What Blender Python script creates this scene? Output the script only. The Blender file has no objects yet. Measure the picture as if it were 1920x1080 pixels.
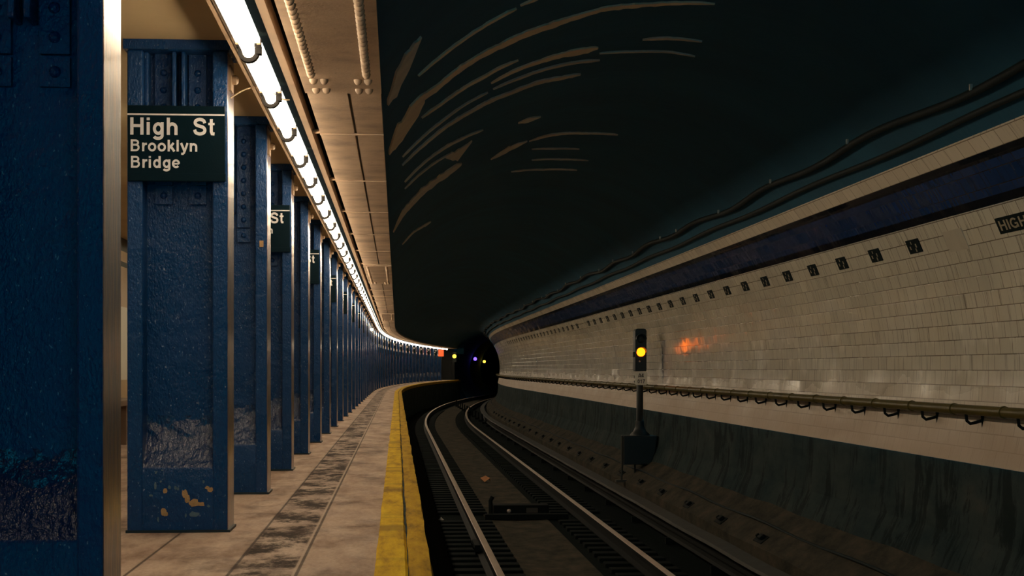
import bpy, bmesh, math, random
from mathutils import Vector, Matrix, noise

random.seed(7)
SC = bpy.context.scene
COL = SC.collection

# ------------------------------------------------------------------ camera, world, exposure
EYE = 0.75                     # the camera stands low over the platform
FPX = 3000.0                   # focal length in pixels of a 1920 px wide frame
YAW = math.atan(215.0 / FPX)
cam_data = bpy.data.cameras.new('camera')
cam_data.sensor_width = 36.0
cam_data.lens = 36.0 * FPX / 1920.0
cam_data.shift_y = 151.0 / 1920.0
cam_data.clip_start = 0.05
cam_data.clip_end = 400
cam = bpy.data.objects.new('camera', cam_data)
cam.location = (0, 0, EYE)
cam.rotation_euler = (math.pi / 2, 0, -YAW)
COL.objects.link(cam)
SC.camera = cam

world = bpy.data.worlds.new('world')
SC.world = world
world.use_nodes = True
wb = world.node_tree.nodes['Background']
wb.inputs[0].default_value = (0.02, 0.50, 0.75, 1)  # teal fill light added through the open rear to tint the shadows
wb.inputs[1].default_value = 1.6

SC.view_settings.view_transform = 'Standard'
SC.view_settings.look = 'None'
SC.view_settings.gamma = 1
SC.view_settings.use_curve_mapping = False
SC.view_settings.exposure = 0.0

LAMP_COLOR = (1.0, 0.80, 0.55)
LAMP_POWER = 32.0
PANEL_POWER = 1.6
BACK_LAMP_POWER = 11.0

# ------------------------------------------------------------------ the line of the track
S0, RAD = 50.0, 385.0          # straight up to S0, then a bend to the right


def P(s, lat, z=0.0):
    if s <= S0:
        return Vector((lat, s, z))
    a = (s - S0) / RAD
    return Vector((RAD - (RAD - lat) * math.cos(a), S0 + (RAD - lat) * math.sin(a), z))


def turn(s):
    return 0.0 if s <= S0 else -(s - S0) / RAD


def stations(s0, s1, fine=1.0):
    n = max(1, int(math.ceil((s1 - s0) / fine)))
    return [s0 + (s1 - s0) * i / n for i in range(n + 1)]


# ------------------------------------------------------------------ mesh builder
class MB:
    def __init__(self):
        self.v, self.f, self.m, self.uv, self.sm = [], [], [], [], []

    def face(self, pts, mat=0, uv=None, smooth=False):
        b = len(self.v)
        self.v += [tuple(p) for p in pts]
        self.f.append(tuple(range(b, b + len(pts))))
        self.m.append(mat)
        self.uv.append(uv or [(0, 0)] * len(pts))
        self.sm.append(smooth)

    def raw(self, verts, faces, mat=0, smooth=False):
        b = len(self.v)
        self.v += [tuple(p) for p in verts]
        for f in faces:
            self.f.append(tuple(i + b for i in f))
            self.m.append(mat if not isinstance(mat, dict) else mat.get(len(self.f), 0))
            self.uv.append([(verts[i][1], verts[i][2]) for i in f])
            self.sm.append(smooth)

    def box(self, a, b, mat=0, xmat=None):
        x0, y0, z0 = a
        x1, y1, z1 = b
        V = [(x0, y0, z0), (x1, y0, z0), (x1, y1, z0), (x0, y1, z0), (x0, y0, z1), (x1, y0, z1), (x1, y1, z1), (x0, y1, z1)]
        F = [(0, 3, 2, 1), (4, 5, 6, 7), (0, 1, 5, 4), (1, 2, 6, 5), (2, 3, 7, 6), (3, 0, 4, 7)]
        bi = len(self.v)
        self.v += V
        for k, f in enumerate(F):
            self.f.append(tuple(i + bi for i in f))
            self.m.append(xmat if (k == 3 and xmat is not None) else mat)
            self.uv.append([(V[i][1], V[i][2]) for i in f])
            self.sm.append(False)

    def prism(self, prof, x0, x1, mat=0, axis='x'):
        """prof: closed polygon of (a, b); extruded along an axis."""
        n = len(prof)
        if axis == 'x':
            mk = lambda t, p: (t, p[0], p[1])
        elif axis == 'y':
            mk = lambda t, p: (p[0], t, p[1])
        else:
            mk = lambda t, p: (p[0], p[1], t)
        V = [mk(x0, p) for p in prof] + [mk(x1, p) for p in prof]
        F = [tuple(range(n - 1, -1, -1)), tuple(range(n, 2 * n))]
        for i in range(n):
            j = (i + 1) % n
            F.append((i, j, n + j, n + i))
        self.raw(V, F, mat)

    def sweep(self, prof, s0, s1, mats=0, closed=False, fine=1.0, v0=0.0, caps=False, smooth=False, wob=None):
        """prof: list of (lat, z) carried along the track; u runs with s, v with the profile."""
        st = stations(s0, s1, fine)
        n = len(prof)
        acc = [v0]
        for i in range(1, n + 1):
            p, q = prof[i - 1], prof[i % n]
            acc.append(acc[-1] + math.hypot(p[0] - q[0], p[1] - q[1]))
        b = len(self.v)
        for s in st:
            for i, (l, z) in enumerate(prof):
                dl, dz = wob(s, i) if wob else (0, 0)
                self.v.append(tuple(P(s, l + dl, z + dz)))
        m = n if closed else n - 1
        for k in range(len(st) - 1):
            for i in range(m):
                j = (i + 1) % n
                self.f.append((b + k * n + i, b + k * n + j, b + (k + 1) * n + j, b + (k + 1) * n + i))
                self.m.append(mats[i] if isinstance(mats, (list, tuple)) else mats)
                self.uv.append([(st[k], acc[i]), (st[k], acc[i + 1]), (st[k + 1], acc[i + 1]), (st[k + 1], acc[i])])
                self.sm.append(smooth)
        if caps and closed:
            self.f.append(tuple(b + i for i in range(n)))
            self.f.append(tuple(b + (len(st) - 1) * n + i for i in range(n - 1, -1, -1)))
            mm = mats[0] if isinstance(mats, (list, tuple)) else mats
            self.m += [mm, mm]
            self.uv += [[(0, 0)] * n, [(0, 0)] * n]
            self.sm += [False, False]

    def tube(self, pts, r, mat=0, sides=10, caps=True):
        pts = [Vector(p) for p in pts]
        V, F = [], []
        up = None
        for i, p in enumerate(pts):
            t = (pts[min(i + 1, len(pts) - 1)] - pts[max(i - 1, 0)]).normalized()
            if up is None:
                up = Vector((0, 0, 1)) if abs(t.z) < 0.9 else Vector((1, 0, 0))
            x = t.cross(up).normalized()
            y = x.cross(t).normalized()
            up = y
            rr = r[i] if isinstance(r, (list, tuple)) else r
            for k in range(sides):
                a = 2 * math.pi * k / sides
                V.append(p + x * rr * math.cos(a) + y * rr * math.sin(a))
        for i in range(len(pts) - 1):
            for k in range(sides):
                j = (k + 1) % sides
                F.append((i * sides + k, i * sides + j, (i + 1) * sides + j, (i + 1) * sides + k))
        self.raw(V, F, mat, smooth=True)
        if caps:
            self.raw(V[:sides], [tuple(range(sides - 1, -1, -1))], mat)
            self.raw(V[-sides:], [tuple(range(sides))], mat)

    def dome(self, c, axis, r, h, mat=0, sides=10, rings=3):
        c = Vector(c)
        ax = Vector(axis).normalized()
        x = ax.orthogonal().normalized()
        y = ax.cross(x)
        V, F = [], []
        for k in range(rings):
            t = k / rings * math.pi / 2
            for i in range(sides):
                a = 2 * math.pi * i / sides
                V.append(c + (x * math.cos(a) + y * math.sin(a)) * r * math.cos(t) + ax * h * math.sin(t))
        V.append(c + ax * h)
        for k in range(rings - 1):
            for i in range(sides):
                j = (i + 1) % sides
                F.append((k * sides + i, k * sides + j, (k + 1) * sides + j, (k + 1) * sides + i))
        for i in range(sides):
            F.append(((rings - 1) * sides + i, (rings - 1) * sides + (i + 1) % sides, rings * sides))
        self.raw(V, F, mat, smooth=True)

    def mesh(self, name, mats):
        me = bpy.data.meshes.new(name)
        me.from_pydata(self.v, [], self.f)
        for mt in (mats if isinstance(mats, (list, tuple)) else [mats]):
            me.materials.append(mt)
        me.polygons.foreach_set('material_index', self.m)
        me.polygons.foreach_set('use_smooth', self.sm)
        ul = me.uv_layers.new(name='UVMap')
        flat = []
        for u in self.uv:
            for a in u:
                flat += [a[0], a[1]]
        ul.data.foreach_set('uv', flat)
        me.update()
        return me

    def build(self, name, mats, parent=None, bevel=0, loc=None, rz=None, weld=False):
        me = self.mesh(name, mats)
        if weld or bevel:
            bm = bmesh.new()
            bm.from_mesh(me)
            bmesh.ops.remove_doubles(bm, verts=bm.verts, dist=1e-5)
            bm.to_mesh(me)
            bm.free()
        o = bpy.data.objects.new(name, me)
        COL.objects.link(o)
        if parent is not None:
            o.parent = parent
        if loc is not None:
            o.location = loc
        if rz is not None:
            o.rotation_euler = (0, 0, rz)
        if bevel:
            md = o.modifiers.new('edge', 'BEVEL')
            md.width = bevel
            md.segments = 2
            md.limit_method = 'ANGLE'
        return o


def tag(o, label, cat, group=None, kind=None):
    o['label'] = label
    o['category'] = cat
    if group:
        o['group'] = group
    if kind:
        o['kind'] = kind
    return o


def structure(o):
    o['kind'] = 'structure'
    return o


def empty(name, loc, rz=0.0):
    o = bpy.data.objects.new(name, None)
    o.empty_display_size = 0.2
    COL.objects.link(o)
    o.location = loc
    o.rotation_euler = (0, 0, rz)
    return o


def copy_tree(root, kids, loc, rz):
    c = root.copy()
    COL.objects.link(c)
    c.location = loc
    c.rotation_euler = (0, 0, rz)
    for k, subs in kids:
        q = k.copy()
        COL.objects.link(q)
        q.parent = c
        for g in subs:
            w = g.copy()
            COL.objects.link(w)
            w.parent = q
    return c


# ------------------------------------------------------------------ materials
class NT:
    def __init__(self, name):
        self.mat = bpy.data.materials.new(name)
        self.mat.use_nodes = True
        self.t = self.mat.node_tree
        self.b = self.t.nodes['Principled BSDF']
        self.tc = self.t.nodes.new('ShaderNodeTexCoord')
        self.info = None

    def n(self, kind, **kw):
        x = self.t.nodes.new(kind)
        for k, v in kw.items():
            setattr(x, k, v)
        return x

    def link(self, a, b):
        self.t.links.new(a, b)

    def put(self, sock, val):
        if isinstance(val, bpy.types.NodeSocket):
            self.link(val, sock)
        else:
            if sock.type == 'RGBA' and len(val) == 3:
                val = (*val, 1)
            sock.default_value = val

    def obj(self):
        """object coordinates, shifted for each object so copies differ"""
        if self.info is None:
            self.info = self.n('ShaderNodeObjectInfo')
        a = self.n('ShaderNodeVectorMath', operation='SCALE')
        a.inputs[0].default_value = (31, 17, 23)
        self.link(self.info.outputs['Random'], a.inputs['Scale'])
        c = self.n('ShaderNodeVectorMath', operation='ADD')
        self.link(self.tc.outputs['Object'], c.inputs[0])
        self.link(a.outputs[0], c.inputs[1])
        return c.outputs[0]

    def uv(self):
        return self.tc.outputs['UV']

    def scale(self, vec, s):
        m = self.n('ShaderNodeMapping')
        self.link(vec, m.inputs['Vector'])
        m.inputs['Scale'].default_value = s if isinstance(s, tuple) else (s, s, s)
        return m.outputs[0]

    def noise(self, vec, scale=5.0, detail=4.0, rough=0.55, dist=0.0):
        x = self.n('ShaderNodeTexNoise')
        self.link(vec, x.inputs['Vector'])
        x.inputs['Scale'].default_value = scale
        x.inputs['Detail'].default_value = detail
        x.inputs['Roughness'].default_value = rough
        x.inputs['Distortion'].default_value = dist
        return x.outputs['Fac']

    def ramp(self, fac, stops):
        x = self.n('ShaderNodeValToRGB')
        self.link(fac, x.inputs[0])
        e = x.color_ramp.elements
        while len(e) < len(stops):
            e.new(0.5)
        for q, (p, c) in zip(e, stops):
            q.position = p
            q.color = (*c, 1) if len(c) == 3 else c
        return x.outputs[0]

    def step(self, fac, a, b):
        """0 below a, 1 above b"""
        x = self.n('ShaderNodeMapRange')
        x.interpolation_type = 'SMOOTHSTEP'
        self.link(fac, x.inputs[0])
        x.inputs[1].default_value = a
        x.inputs[2].default_value = b
        return x.outputs[0]

    def math(self, op, a, b=0.0, c=0.0):
        x = self.n('ShaderNodeMath', operation=op)
        for i, q in enumerate((a, b, c)):
            self.put(x.inputs[i], q)
        return x.outputs[0]

    def mix(self, fac, a, b, mode='MIX'):
        x = self.n('ShaderNodeMix', data_type='RGBA', blend_type=mode)
        self.put(x.inputs[0], fac)
        self.put(x.inputs[6], a)
        self.put(x.inputs[7], b)
        return x.outputs[2]

    def sep(self, vec):
        x = self.n('ShaderNodeSeparateXYZ')
        self.link(vec, x.inputs[0])
        return x.outputs

    def bump(self, h, strength=0.3, dist=0.01):
        x = self.n('ShaderNodeBump')
        x.inputs['Strength'].default_value = strength
        x.inputs['Distance'].default_value = dist
        self.link(h, x.inputs['Height'])
        self.link(x.outputs[0], self.b.inputs['Normal'])

    def out(self, color=None, rough=None, metal=None, spec=None):
        if color is not None:
            self.put(self.b.inputs['Base Color'], color)
        if rough is not None:
            self.put(self.b.inputs['Roughness'], rough)
        if metal is not None:
            self.put(self.b.inputs['Metallic'], metal)
        if spec is not None:
            self.b.inputs['Specular IOR Level'].default_value = spec
        return self.mat


def simple(name, color, rough=0.6, metal=0.0, var=0.35, scale=8.0, bump=0.15, spec=0.5):
    t = NT(name)
    v = t.obj()
    nz = t.noise(v, scale, 6)
    c = t.mix(nz, tuple(x * (1 - var) for x in color), tuple(min(1, x * (1 + var)) for x in color))
    t.bump(t.noise(v, scale * 6, 4), bump, 0.01)
    return t.out(c, rough, metal, spec)


def glow(name, color, power):
    t = NT(name)
    t.out(tuple(0.3 * q for q in color), 0.5)
    t.b.inputs['Emission Color'].default_value = (*color, 1)
    t.b.inputs['Emission Strength'].default_value = power
    return t.mat


M = {}


def make_materials():
    # thick lumpy blue gloss paint
    t = NT('blue_gloss_paint')
    v = t.obj()
    big = t.noise(v, 3.0, 5)
    c = t.mix(big, (0.002, 0.033, 0.115), (0.006, 0.050, 0.165))
    vs = t.scale(v, (1, 1, 0.55))
    speck = t.step(t.noise(vs, 120, 2, 0.5), 0.67, 0.74)
    c = t.mix(speck, c, (0.20, 0.26, 0.36))  # pale specks painted in as glints off the lumpy gloss
    fine = t.noise(vs, 105, 3, 0.6)
    lump = t.noise(v, 14, 3, 0.5)
    t.bump(t.math('ADD', fine, t.math('MULTIPLY', lump, 1.6)), 0.85, 0.006)
    M['blue'] = t.out(c, t.ramp(big, [(0.3, (0.20,) * 3), (0.7, (0.36,) * 3)]), 0.0, 0.36)

    t = NT('blue_gloss_side')
    v = t.obj()
    big = t.noise(v, 3.0, 5)
    c = t.mix(big, (0.030, 0.040, 0.095), (0.050, 0.062, 0.135))
    st = t.noise(t.scale(v, (55, 55, 6)), 1.0, 5, 0.7)
    c = t.mix(t.math('MULTIPLY', t.step(st, 0.42, 0.62), 0.75), c, (0.30, 0.17, 0.095))  # tan streaks put the warm reflected glare into the blue paint's colour
    t.bump(st, 0.6, 0.006)
    t.b.inputs['Coat Weight'].default_value = 0.8
    t.b.inputs['Coat Roughness'].default_value = 0.16
    M['side'] = t.out(c, 0.28, 0.0, 0.8)

    # rougher blue paint over the wrinkled filler at the column foot
    t = NT('blue_filler_paint')
    v = t.obj()
    big = t.noise(v, 5.0, 5)
    c = t.mix(big, (0.004, 0.022, 0.080), (0.008, 0.034, 0.110))
    t.bump(t.math('ADD', t.noise(t.scale(v, (1.3, 1, 0.8)), 46, 3, 0.55), t.math('MULTIPLY', t.noise(v, 11, 2), 1.2)), 0.8, 0.010)
    M['blue_foot'] = t.out(c, 0.18, 0.0, 0.6)

    # tan streaks for the glare on the columns' track side, unused
    t = NT('tan_glare_streaks')
    v = t.obj()
    st = t.noise(t.scale(v, (60, 60, 5)), 1.0, 5, 0.7)
    bl = t.noise(t.scale(v, (6, 6, 2.2)), 1.0, 5, 0.6)
    c = t.ramp(st, [(0.30, (0.10, 0.06, 0.035)), (0.45, (0.36, 0.235, 0.14)), (0.7, (0.56, 0.41, 0.27))])
    c = t.mix(t.step(bl, 0.42, 0.68), c, (0.24, 0.135, 0.085))
    t.bump(st, 0.4, 0.006)
    M['tan'] = t.out(c, 0.55)

    t = NT('tan_ceiling_paint')          # beam soffit, light rails
    v = t.obj()
    st = t.noise(v, 2.3, 6, 0.65)
    sp = t.step(t.noise(v, 26, 4, 0.6), 0.62, 0.74)
    c = t.ramp(st, [(0.3, (0.22, 0.15, 0.105)), (0.5, (0.46, 0.325, 0.22)), (0.72, (0.60, 0.44, 0.30))])
    c = t.mix(t.math('MULTIPLY', sp, 0.6), c, (0.17, 0.105, 0.065))
    t.bump(t.noise(v, 60, 4), 0.25, 0.006)
    M['soffit'] = t.out(c, 0.55)

    M['rail_paint'] = simple('tan_raceway_paint', (0.23, 0.145, 0.08), 0.5, 0, 0.35, 3.0, 0.1)
    M['housing'] = simple('dark_fixture_housing', (0.004, 0.008, 0.008), 0.9, 0, 0.3, 8, 0.1, 0.03)
    M['ceiling'] = simple('cream_ceiling_paint', (0.50, 0.38, 0.22), 0.8, 0, 0.2, 1.5, 0.1, 0.1)
    M['black'] = simple('black_painted_metal', (0.006, 0.014, 0.016), 0.5)
    M['holder'] = simple('dark_lamp_holder', (0.004, 0.003, 0.0025), 0.7, 0, 0.3, 8, 0.1, 0.15)
    M['lamp'] = glow('fluorescent_glow', LAMP_COLOR, LAMP_POWER)
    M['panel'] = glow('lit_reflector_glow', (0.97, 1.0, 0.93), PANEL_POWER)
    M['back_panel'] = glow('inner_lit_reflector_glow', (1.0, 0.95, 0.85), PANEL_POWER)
    M['back_lamp'] = glow('inner_fluorescent_glow', (1.0, 0.86, 0.62), BACK_LAMP_POWER)

    # platform concrete, u along the track, v across it
    t = NT('platform_concrete')
    u = t.uv()
    x = t.sep(u)
    base = t.noise(t.scale(u, (1.6, 5, 1)), 1.0, 7, 0.65)
    c = t.ramp(base, [(0.3, (0.25, 0.16, 0.115)), (0.48, (0.45, 0.32, 0.24)), (0.70, (0.64, 0.49, 0.38))])
    grain = t.noise(t.scale(u, (40, 60, 1)), 1.0, 3, 0.6)
    c = t.mix(0.35, c, t.mix(grain, (0.2, 0.2, 0.2), (0.85, 0.85, 0.85)), 'OVERLAY')
    lane = t.math('MULTIPLY', t.step(x[1], -0.635, -0.60), t.math('SUBTRACT', 1.0, t.step(x[1], -0.395, -0.365)))
    dirt = t.step(t.noise(t.scale(u, (2.4, 4.0, 1)), 1.0, 8, 0.76), 0.42, 0.57)
    c = t.mix(t.math('MULTIPLY', t.math('MULTIPLY', lane, dirt), 0.94), c, (0.022, 0.015, 0.013))
    dirt2 = t.step(t.noise(t.scale(u, (1.1, 1.6, 1)), 1.3, 7, 0.7), 0.50, 0.68)
    c = t.mix(t.math('MULTIPLY', dirt2, 0.62), c, (0.085, 0.056, 0.044))
    lines = None
    for pos in (-0.985, -0.615, -0.367):
        q = t.math('SUBTRACT', 1.0, t.step(t.math('ABSOLUTE', t.math('SUBTRACT', x[1], pos)), 0.003, 0.008))
        lines = q if lines is None else t.math('MAXIMUM', lines, q)
    rim = t.math('SUBTRACT', 1.0, t.step(t.math('ABSOLUTE', t.math('SUBTRACT', x[1], -0.379)), 0.003, 0.007))
    c = t.mix(t.math('MULTIPLY', rim, 0.7), c, (0.55, 0.42, 0.32))
    cross = t.math('ABSOLUTE', t.math('SUBTRACT', t.math('FRACT', t.math('DIVIDE', x[0], 3.05)), 0.5))
    q = t.math('MULTIPLY', t.math('SUBTRACT', 1.0, t.step(cross, 0.001, 0.003)), t.math('SUBTRACT', 1.0, t.step(x[1], -0.99, -0.98)))
    lines = t.math('MAXIMUM', lines, q)
    c = t.mix(t.math('MULTIPLY', lines, 0.8), c, (0.05, 0.035, 0.03))
    t.bump(t.math('SUBTRACT', t.math('ADD', grain, base), t.math('MULTIPLY', lines, 2.0)), 0.35, 0.006)
    M['floor'] = t.out(c, t.ramp(dirt, [(0.0, (0.6,) * 3), (1.0, (0.8,) * 3)]), None, 0.12)

    # yellow edge paint
    t = NT('yellow_edge_paint')
    u = t.uv()
    wear = t.noise(t.scale(u, (2.2, 12, 1)), 1.0, 6, 0.65)
    fine = t.noise(t.scale(u, (30, 60, 1)), 1.0, 4, 0.6)
    c = t.ramp(wear, [(0.30, (0.34, 0.18, 0.012)), (0.46, (0.66, 0.40, 0.012)), (0.7, (0.86, 0.60, 0.02))])
    band = t.step(t.noise(t.scale(u, (1.15, 0.2, 1)), 1.0, 4, 0.65), 0.50, 0.62)
    c = t.mix(t.math('MULTIPLY', band, 0.6), c, (0.20, 0.11, 0.02))
    t.bump(t.math('ADD', fine, wear), 0.4, 0.008)
    M['yellow'] = t.out(c, 0.75, None, 0.12)
    t = NT('ochre_edge_board_paint')
    u = t.uv()
    wear = t.noise(t.scale(u, (2.6, 14, 1)), 1.0, 6, 0.65)
    fine = t.noise(t.scale(u, (26, 40, 1)), 1.0, 4, 0.6)
    c = t.ramp(wear, [(0.30, (0.22, 0.12, 0.010)), (0.5, (0.50, 0.29, 0.010)), (0.72, (0.64, 0.40, 0.015))])
    t.bump(t.math('ADD', fine, wear), 0.5, 0.010)
    M['ochre'] = t.out(c, 0.75, None, 0.12)

    # glazed wall tile, courses of 10.7 cm
    def tile(name, col_a, col_b, grout, streaks=1.0, stain=True, dirt=0.25):
        t = NT(name)
        u = t.uv()
        x = t.sep(u)
        br = t.n('ShaderNodeTexBrick')
        t.link(u, br.inputs['Vector'])
        br.inputs['Color1'].default_value = (*col_a, 1)
        br.inputs['Color2'].default_value = (*col_b, 1)
        br.inputs['Mortar'].default_value = (*grout, 1)
        br.inputs['Scale'].default_value = 1.0
        br.inputs['Mortar Size'].default_value = 0.0036
        br.inputs['Mortar Smooth'].default_value = 0.3
        br.inputs['Bias'].default_value = 0.0
        br.inputs['Brick Width'].default_value = 0.215
        br.inputs['Row Height'].default_value = 0.107
        c = br.outputs['Color']
        row = t.math('FLOOR', t.math('DIVIDE', x[1], 0.107))
        cb = t.n('ShaderNodeCombineXYZ')
        t.put(cb.inputs[0], t.math('MULTIPLY', x[0], 30.0))
        t.put(cb.inputs[1], t.math('ADD', t.math('MULTIPLY', row, 5.3), t.math('MULTIPLY', x[1], 1.2)))
        drip = t.noise(cb.outputs[0], 1.0, 5, 0.72)
        c = t.mix(t.math('MULTIPLY', t.step(drip, 0.55, 0.66), 0.6 * streaks), c, tuple(q * 0.7 for q in grout))
        grime = t.noise(t.scale(u, (0.5, 1.1, 1)), 1.0, 3, 0.5)
        c = t.mix(t.math('MULTIPLY', t.step(grime, 0.25, 0.85), dirt), c, (0.40, 0.32, 0.22))
        film = None
        if stain:
            # pale lamp reflections painted at half height, brown film along the foot
            cb2 = t.n('ShaderNodeCombineXYZ')
            t.put(cb2.inputs[0], t.math('MULTIPLY', x[0], 2.6))
            t.put(cb2.inputs[1], t.math('MULTIPLY', row, 3.7))
            glint = t.noise(cb2.outputs[0], 1.0, 5, 0.7)
            inrow = t.math('FRACT', t.math('DIVIDE', x[1], 0.107))
            glint = t.math('ADD', glint, t.math('MULTIPLY', t.math('SUBTRACT', inrow, 0.7), 0.16))
            zone = t.math('MULTIPLY', t.step(x[1], 0.50, 0.66), t.math('SUBTRACT', 1.0, t.step(x[1], 0.93, 1.06)))
            far = t.step(t.noise(t.scale(u, (0.09, 0.01, 1)), 1.0, 2), 0.35, 0.6)
            c = t.mix(t.math('MULTIPLY', t.math('MULTIPLY', t.step(glint, 0.52, 0.64), zone), t.math('MULTIPLY', far, 0.9)), c, (0.97, 0.92, 0.78))
            edge = t.math('MULTIPLY', t.math('SUBTRACT', t.noise(t.scale(u, (1.5, 3, 1)), 1.0, 4), 0.5), 0.35)
            film = t.math('SUBTRACT', 1.0, t.step(t.math('ADD', x[1], edge), 0.05, 0.75))
            c = t.mix(t.math('MULTIPLY', film, 0.85), c, (0.52, 0.37, 0.26))
        if stain:
            # a few dark water streaks
            for (su, sv0, sv1, w) in ((23.8, 0.45, 1.02, 0.12), (34.9, 0.95, 1.15, 0.12), (45.5, 0.75, 0.98, 0.25), (29.0, 0.9, 1.1, 0.05)):
                wob = t.math('MULTIPLY', t.math('SUBTRACT', t.noise(t.scale(u, (0.01, 3, 1)), 1.0, 3), 0.5), 0.5)
                d = t.math('ABSOLUTE', t.math('SUBTRACT', t.math('ADD', x[0], wob), su))
                q = t.math('SUBTRACT', 1.0, t.step(d, w * 0.15, w))
                q = t.math('MULTIPLY', q, t.step(x[1], sv0 - 0.1, sv0 + 0.15))
                q = t.math('MULTIPLY', q, t.math('SUBTRACT', 1.0, t.step(x[1], sv1 - 0.15, sv1 + 0.1)))
                c = t.mix(t.math('MULTIPLY', q, 0.75), c, (0.035, 0.028, 0.02))
        wavy = t.noise(t.scale(u, (7, 2.4, 1)), 1.0, 3, 0.5)
        h = t.math('ADD', t.math('MULTIPLY', br.outputs['Fac'], -0.5), t.math('MULTIPLY', wavy, 0.9))
        # each tile is set a little out of true
        cb3 = t.n('ShaderNodeCombineXYZ')
        t.put(cb3.inputs[0], t.math('MULTIPLY', x[0], 1.3))
        t.put(cb3.inputs[1], t.math('MULTIPLY', row, 7.7))
        tilt = t.math('SUBTRACT', t.noise(cb3.outputs[0], 1.0, 4, 0.6), 0.5)
        h = t.math('ADD', h, t.math('MULTIPLY', t.math('MULTIPLY', tilt, t.math('FRACT', t.math('DIVIDE', x[1], 0.107))), 22.0))
        t.bump(h, 0.22, 0.010)
        rg = t.ramp(t.noise(t.scale(u, (1.2, 4, 1)), 1.0, 5), [(0.35, (0.12,) * 3), (0.65, (0.22,) * 3)])
        if film is not None:
            rg = t.math('ADD', rg, t.math('MULTIPLY', film, 0.35))
        return t.out(c, rg, 0.0, 0.5)

    M['tile'] = tile('cream_wall_tile', (0.86, 0.82, 0.68), (0.79, 0.75, 0.62), (0.17, 0.14, 0.10))
    M['tile_cream'] = tile('cream_border_tile', (0.93, 0.84, 0.68), (0.86, 0.77, 0.62), (0.32, 0.25, 0.18), 0.8, False, 0.12)
    M['tile_blue'] = tile('blue_band_tile', (0.012, 0.048, 0.170), (0.009, 0.040, 0.140), (0.012, 0.016, 0.03), 0.5, False, 0.04)
    M['tile_dark'] = tile('dark_band_border_tile', (0.003, 0.007, 0.014), (0.004, 0.008, 0.016), (0.002, 0.004, 0.006), 0.2, False, 0.0)

    # sooty bench wall under the tile
    t = NT('sooty_concrete')
    u = t.uv()
    nz = t.noise(t.scale(u, (1.2, 2.5, 1)), 1.0, 7, 0.65)
    c = t.ramp(nz, [(0.3, (0.014, 0.034, 0.040)), (0.6, (0.048, 0.066, 0.066)), (0.8, (0.090, 0.090, 0.080))])
    dr = t.step(t.noise(t.scale(u, (3.2, 0.9, 1)), 1.0, 6, 0.75, 0.6), 0.50, 0.58)
    c = t.mix(t.math('MULTIPLY', dr, 0.6), c, (0.002, 0.006, 0.007))
    t.bump(nz, 0.4, 0.02)
    M['soot'] = t.out(c, 0.9, None, 0.12)

    t = NT('dusty_brown_concrete')
    u = t.uv()
    nz = t.noise(t.scale(u, (2.0, 3.5, 1)), 1.0, 8, 0.7)
    c = t.ramp(nz, [(0.3, (0.022, 0.026, 0.022)), (0.55, (0.075, 0.066, 0.050)), (0.8, (0.14, 0.105, 0.075))])
    t.bump(nz, 0.6, 0.03)
    M['dust'] = t.out(c, 0.95, None, 0.1)

    t = NT('grimy_ballast')
    u = t.uv()
    nz = t.noise(t.scale(u, (14, 14, 1)), 1.0, 6, 0.7)
    c = t.ramp(nz, [(0.3, (0.002, 0.006, 0.007)), (0.6, (0.006, 0.012, 0.012)), (0.85, (0.022, 0.027, 0.025))])
    t.bump(nz, 0.9, 0.04)
    M['ballast'] = t.out(c, 0.9, None, 0.08)

    # tunnel vault: soot over plaster, with tan and grey streaks along the rings
    t = NT('sooty_vault')
    u = t.uv()
    nz = t.noise(t.scale(u, (1.0, 0.5, 1)), 1.0, 6, 0.6)
    c = t.ramp(nz, [(0.3, (0.001, 0.060, 0.115)), (0.7, (0.003, 0.092, 0.17))])
    t.bump(t.noise(t.scale(u, (6, 3, 1)), 1.0, 5), 0.3, 0.02)
    M['vault'] = t.out(c, 0.85)
    M['streak_tan'] = simple('tan_vault_streak', (0.88, 0.62, 0.42), 0.5, 0, 0.3, 6.0, 0.2)
    M['streak_grey'] = simple('grey_vault_streak', (0.60, 0.52, 0.42), 0.5, 0, 0.35, 6.0, 0.2)

    t = NT('polished_rail_head')
    v = t.obj()
    c = t.mix(t.noise(t.scale(v, (1, 1.2, 1)), 3.0, 5), (0.62, 0.48, 0.38), (0.88, 0.72, 0.60))
    t.bump(t.noise(t.scale(v, (30, 2, 30)), 2.0, 4), 0.1, 0.004)
    M['rail_top'] = t.out(c, 0.36, 0.25)
    M['rail_side'] = simple('rusty_rail_side', (0.008, 0.010, 0.010), 0.7, 0, 0.4, 8, 0.2, 0.25)
    M['tie'] = simple('black_creosoted_wood', (0.005, 0.009, 0.009), 0.85, 0, 0.5, 12, 0.4, 0.12)
    M['board'] = simple('grey_cover_board', (0.060, 0.058, 0.050), 0.75, 0, 0.4, 6, 0.4)
    M['iron'] = simple('dark_iron', (0.005, 0.008, 0.008), 0.7, 0, 0.3, 8, 0.15, 0.15)
    M['cable'] = simple('dusty_black_cable', (0.005, 0.014, 0.016), 0.7, 0, 0.4, 8, 0.2, 0.25)
    M['clip'] = simple('pale_cable_clip', (0.55, 0.52, 0.45), 0.5)
    M['pipe'] = simple('olive_pipe_paint', (0.105, 0.080, 0.012), 0.45, 0, 0.4, 5, 0.15, 0.3)
    M['signal'] = simple('black_signal_iron', (0.006, 0.012, 0.013), 0.5)
    M['plate'] = simple('white_number_plate', (0.92, 0.86, 0.74), 0.5, 0, 0.1)
    M['ink'] = simple('black_lettering', (0.01, 0.01, 0.01), 0.6)
    M['sign'] = simple('black_enamel_sign', (0.003, 0.012, 0.018), 0.33, 0, 0.2, 20, 0.06, 0.07)
    M['white'] = simple('white_sign_lettering', (0.80, 0.75, 0.74), 0.5, 0, 0.06)
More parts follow.
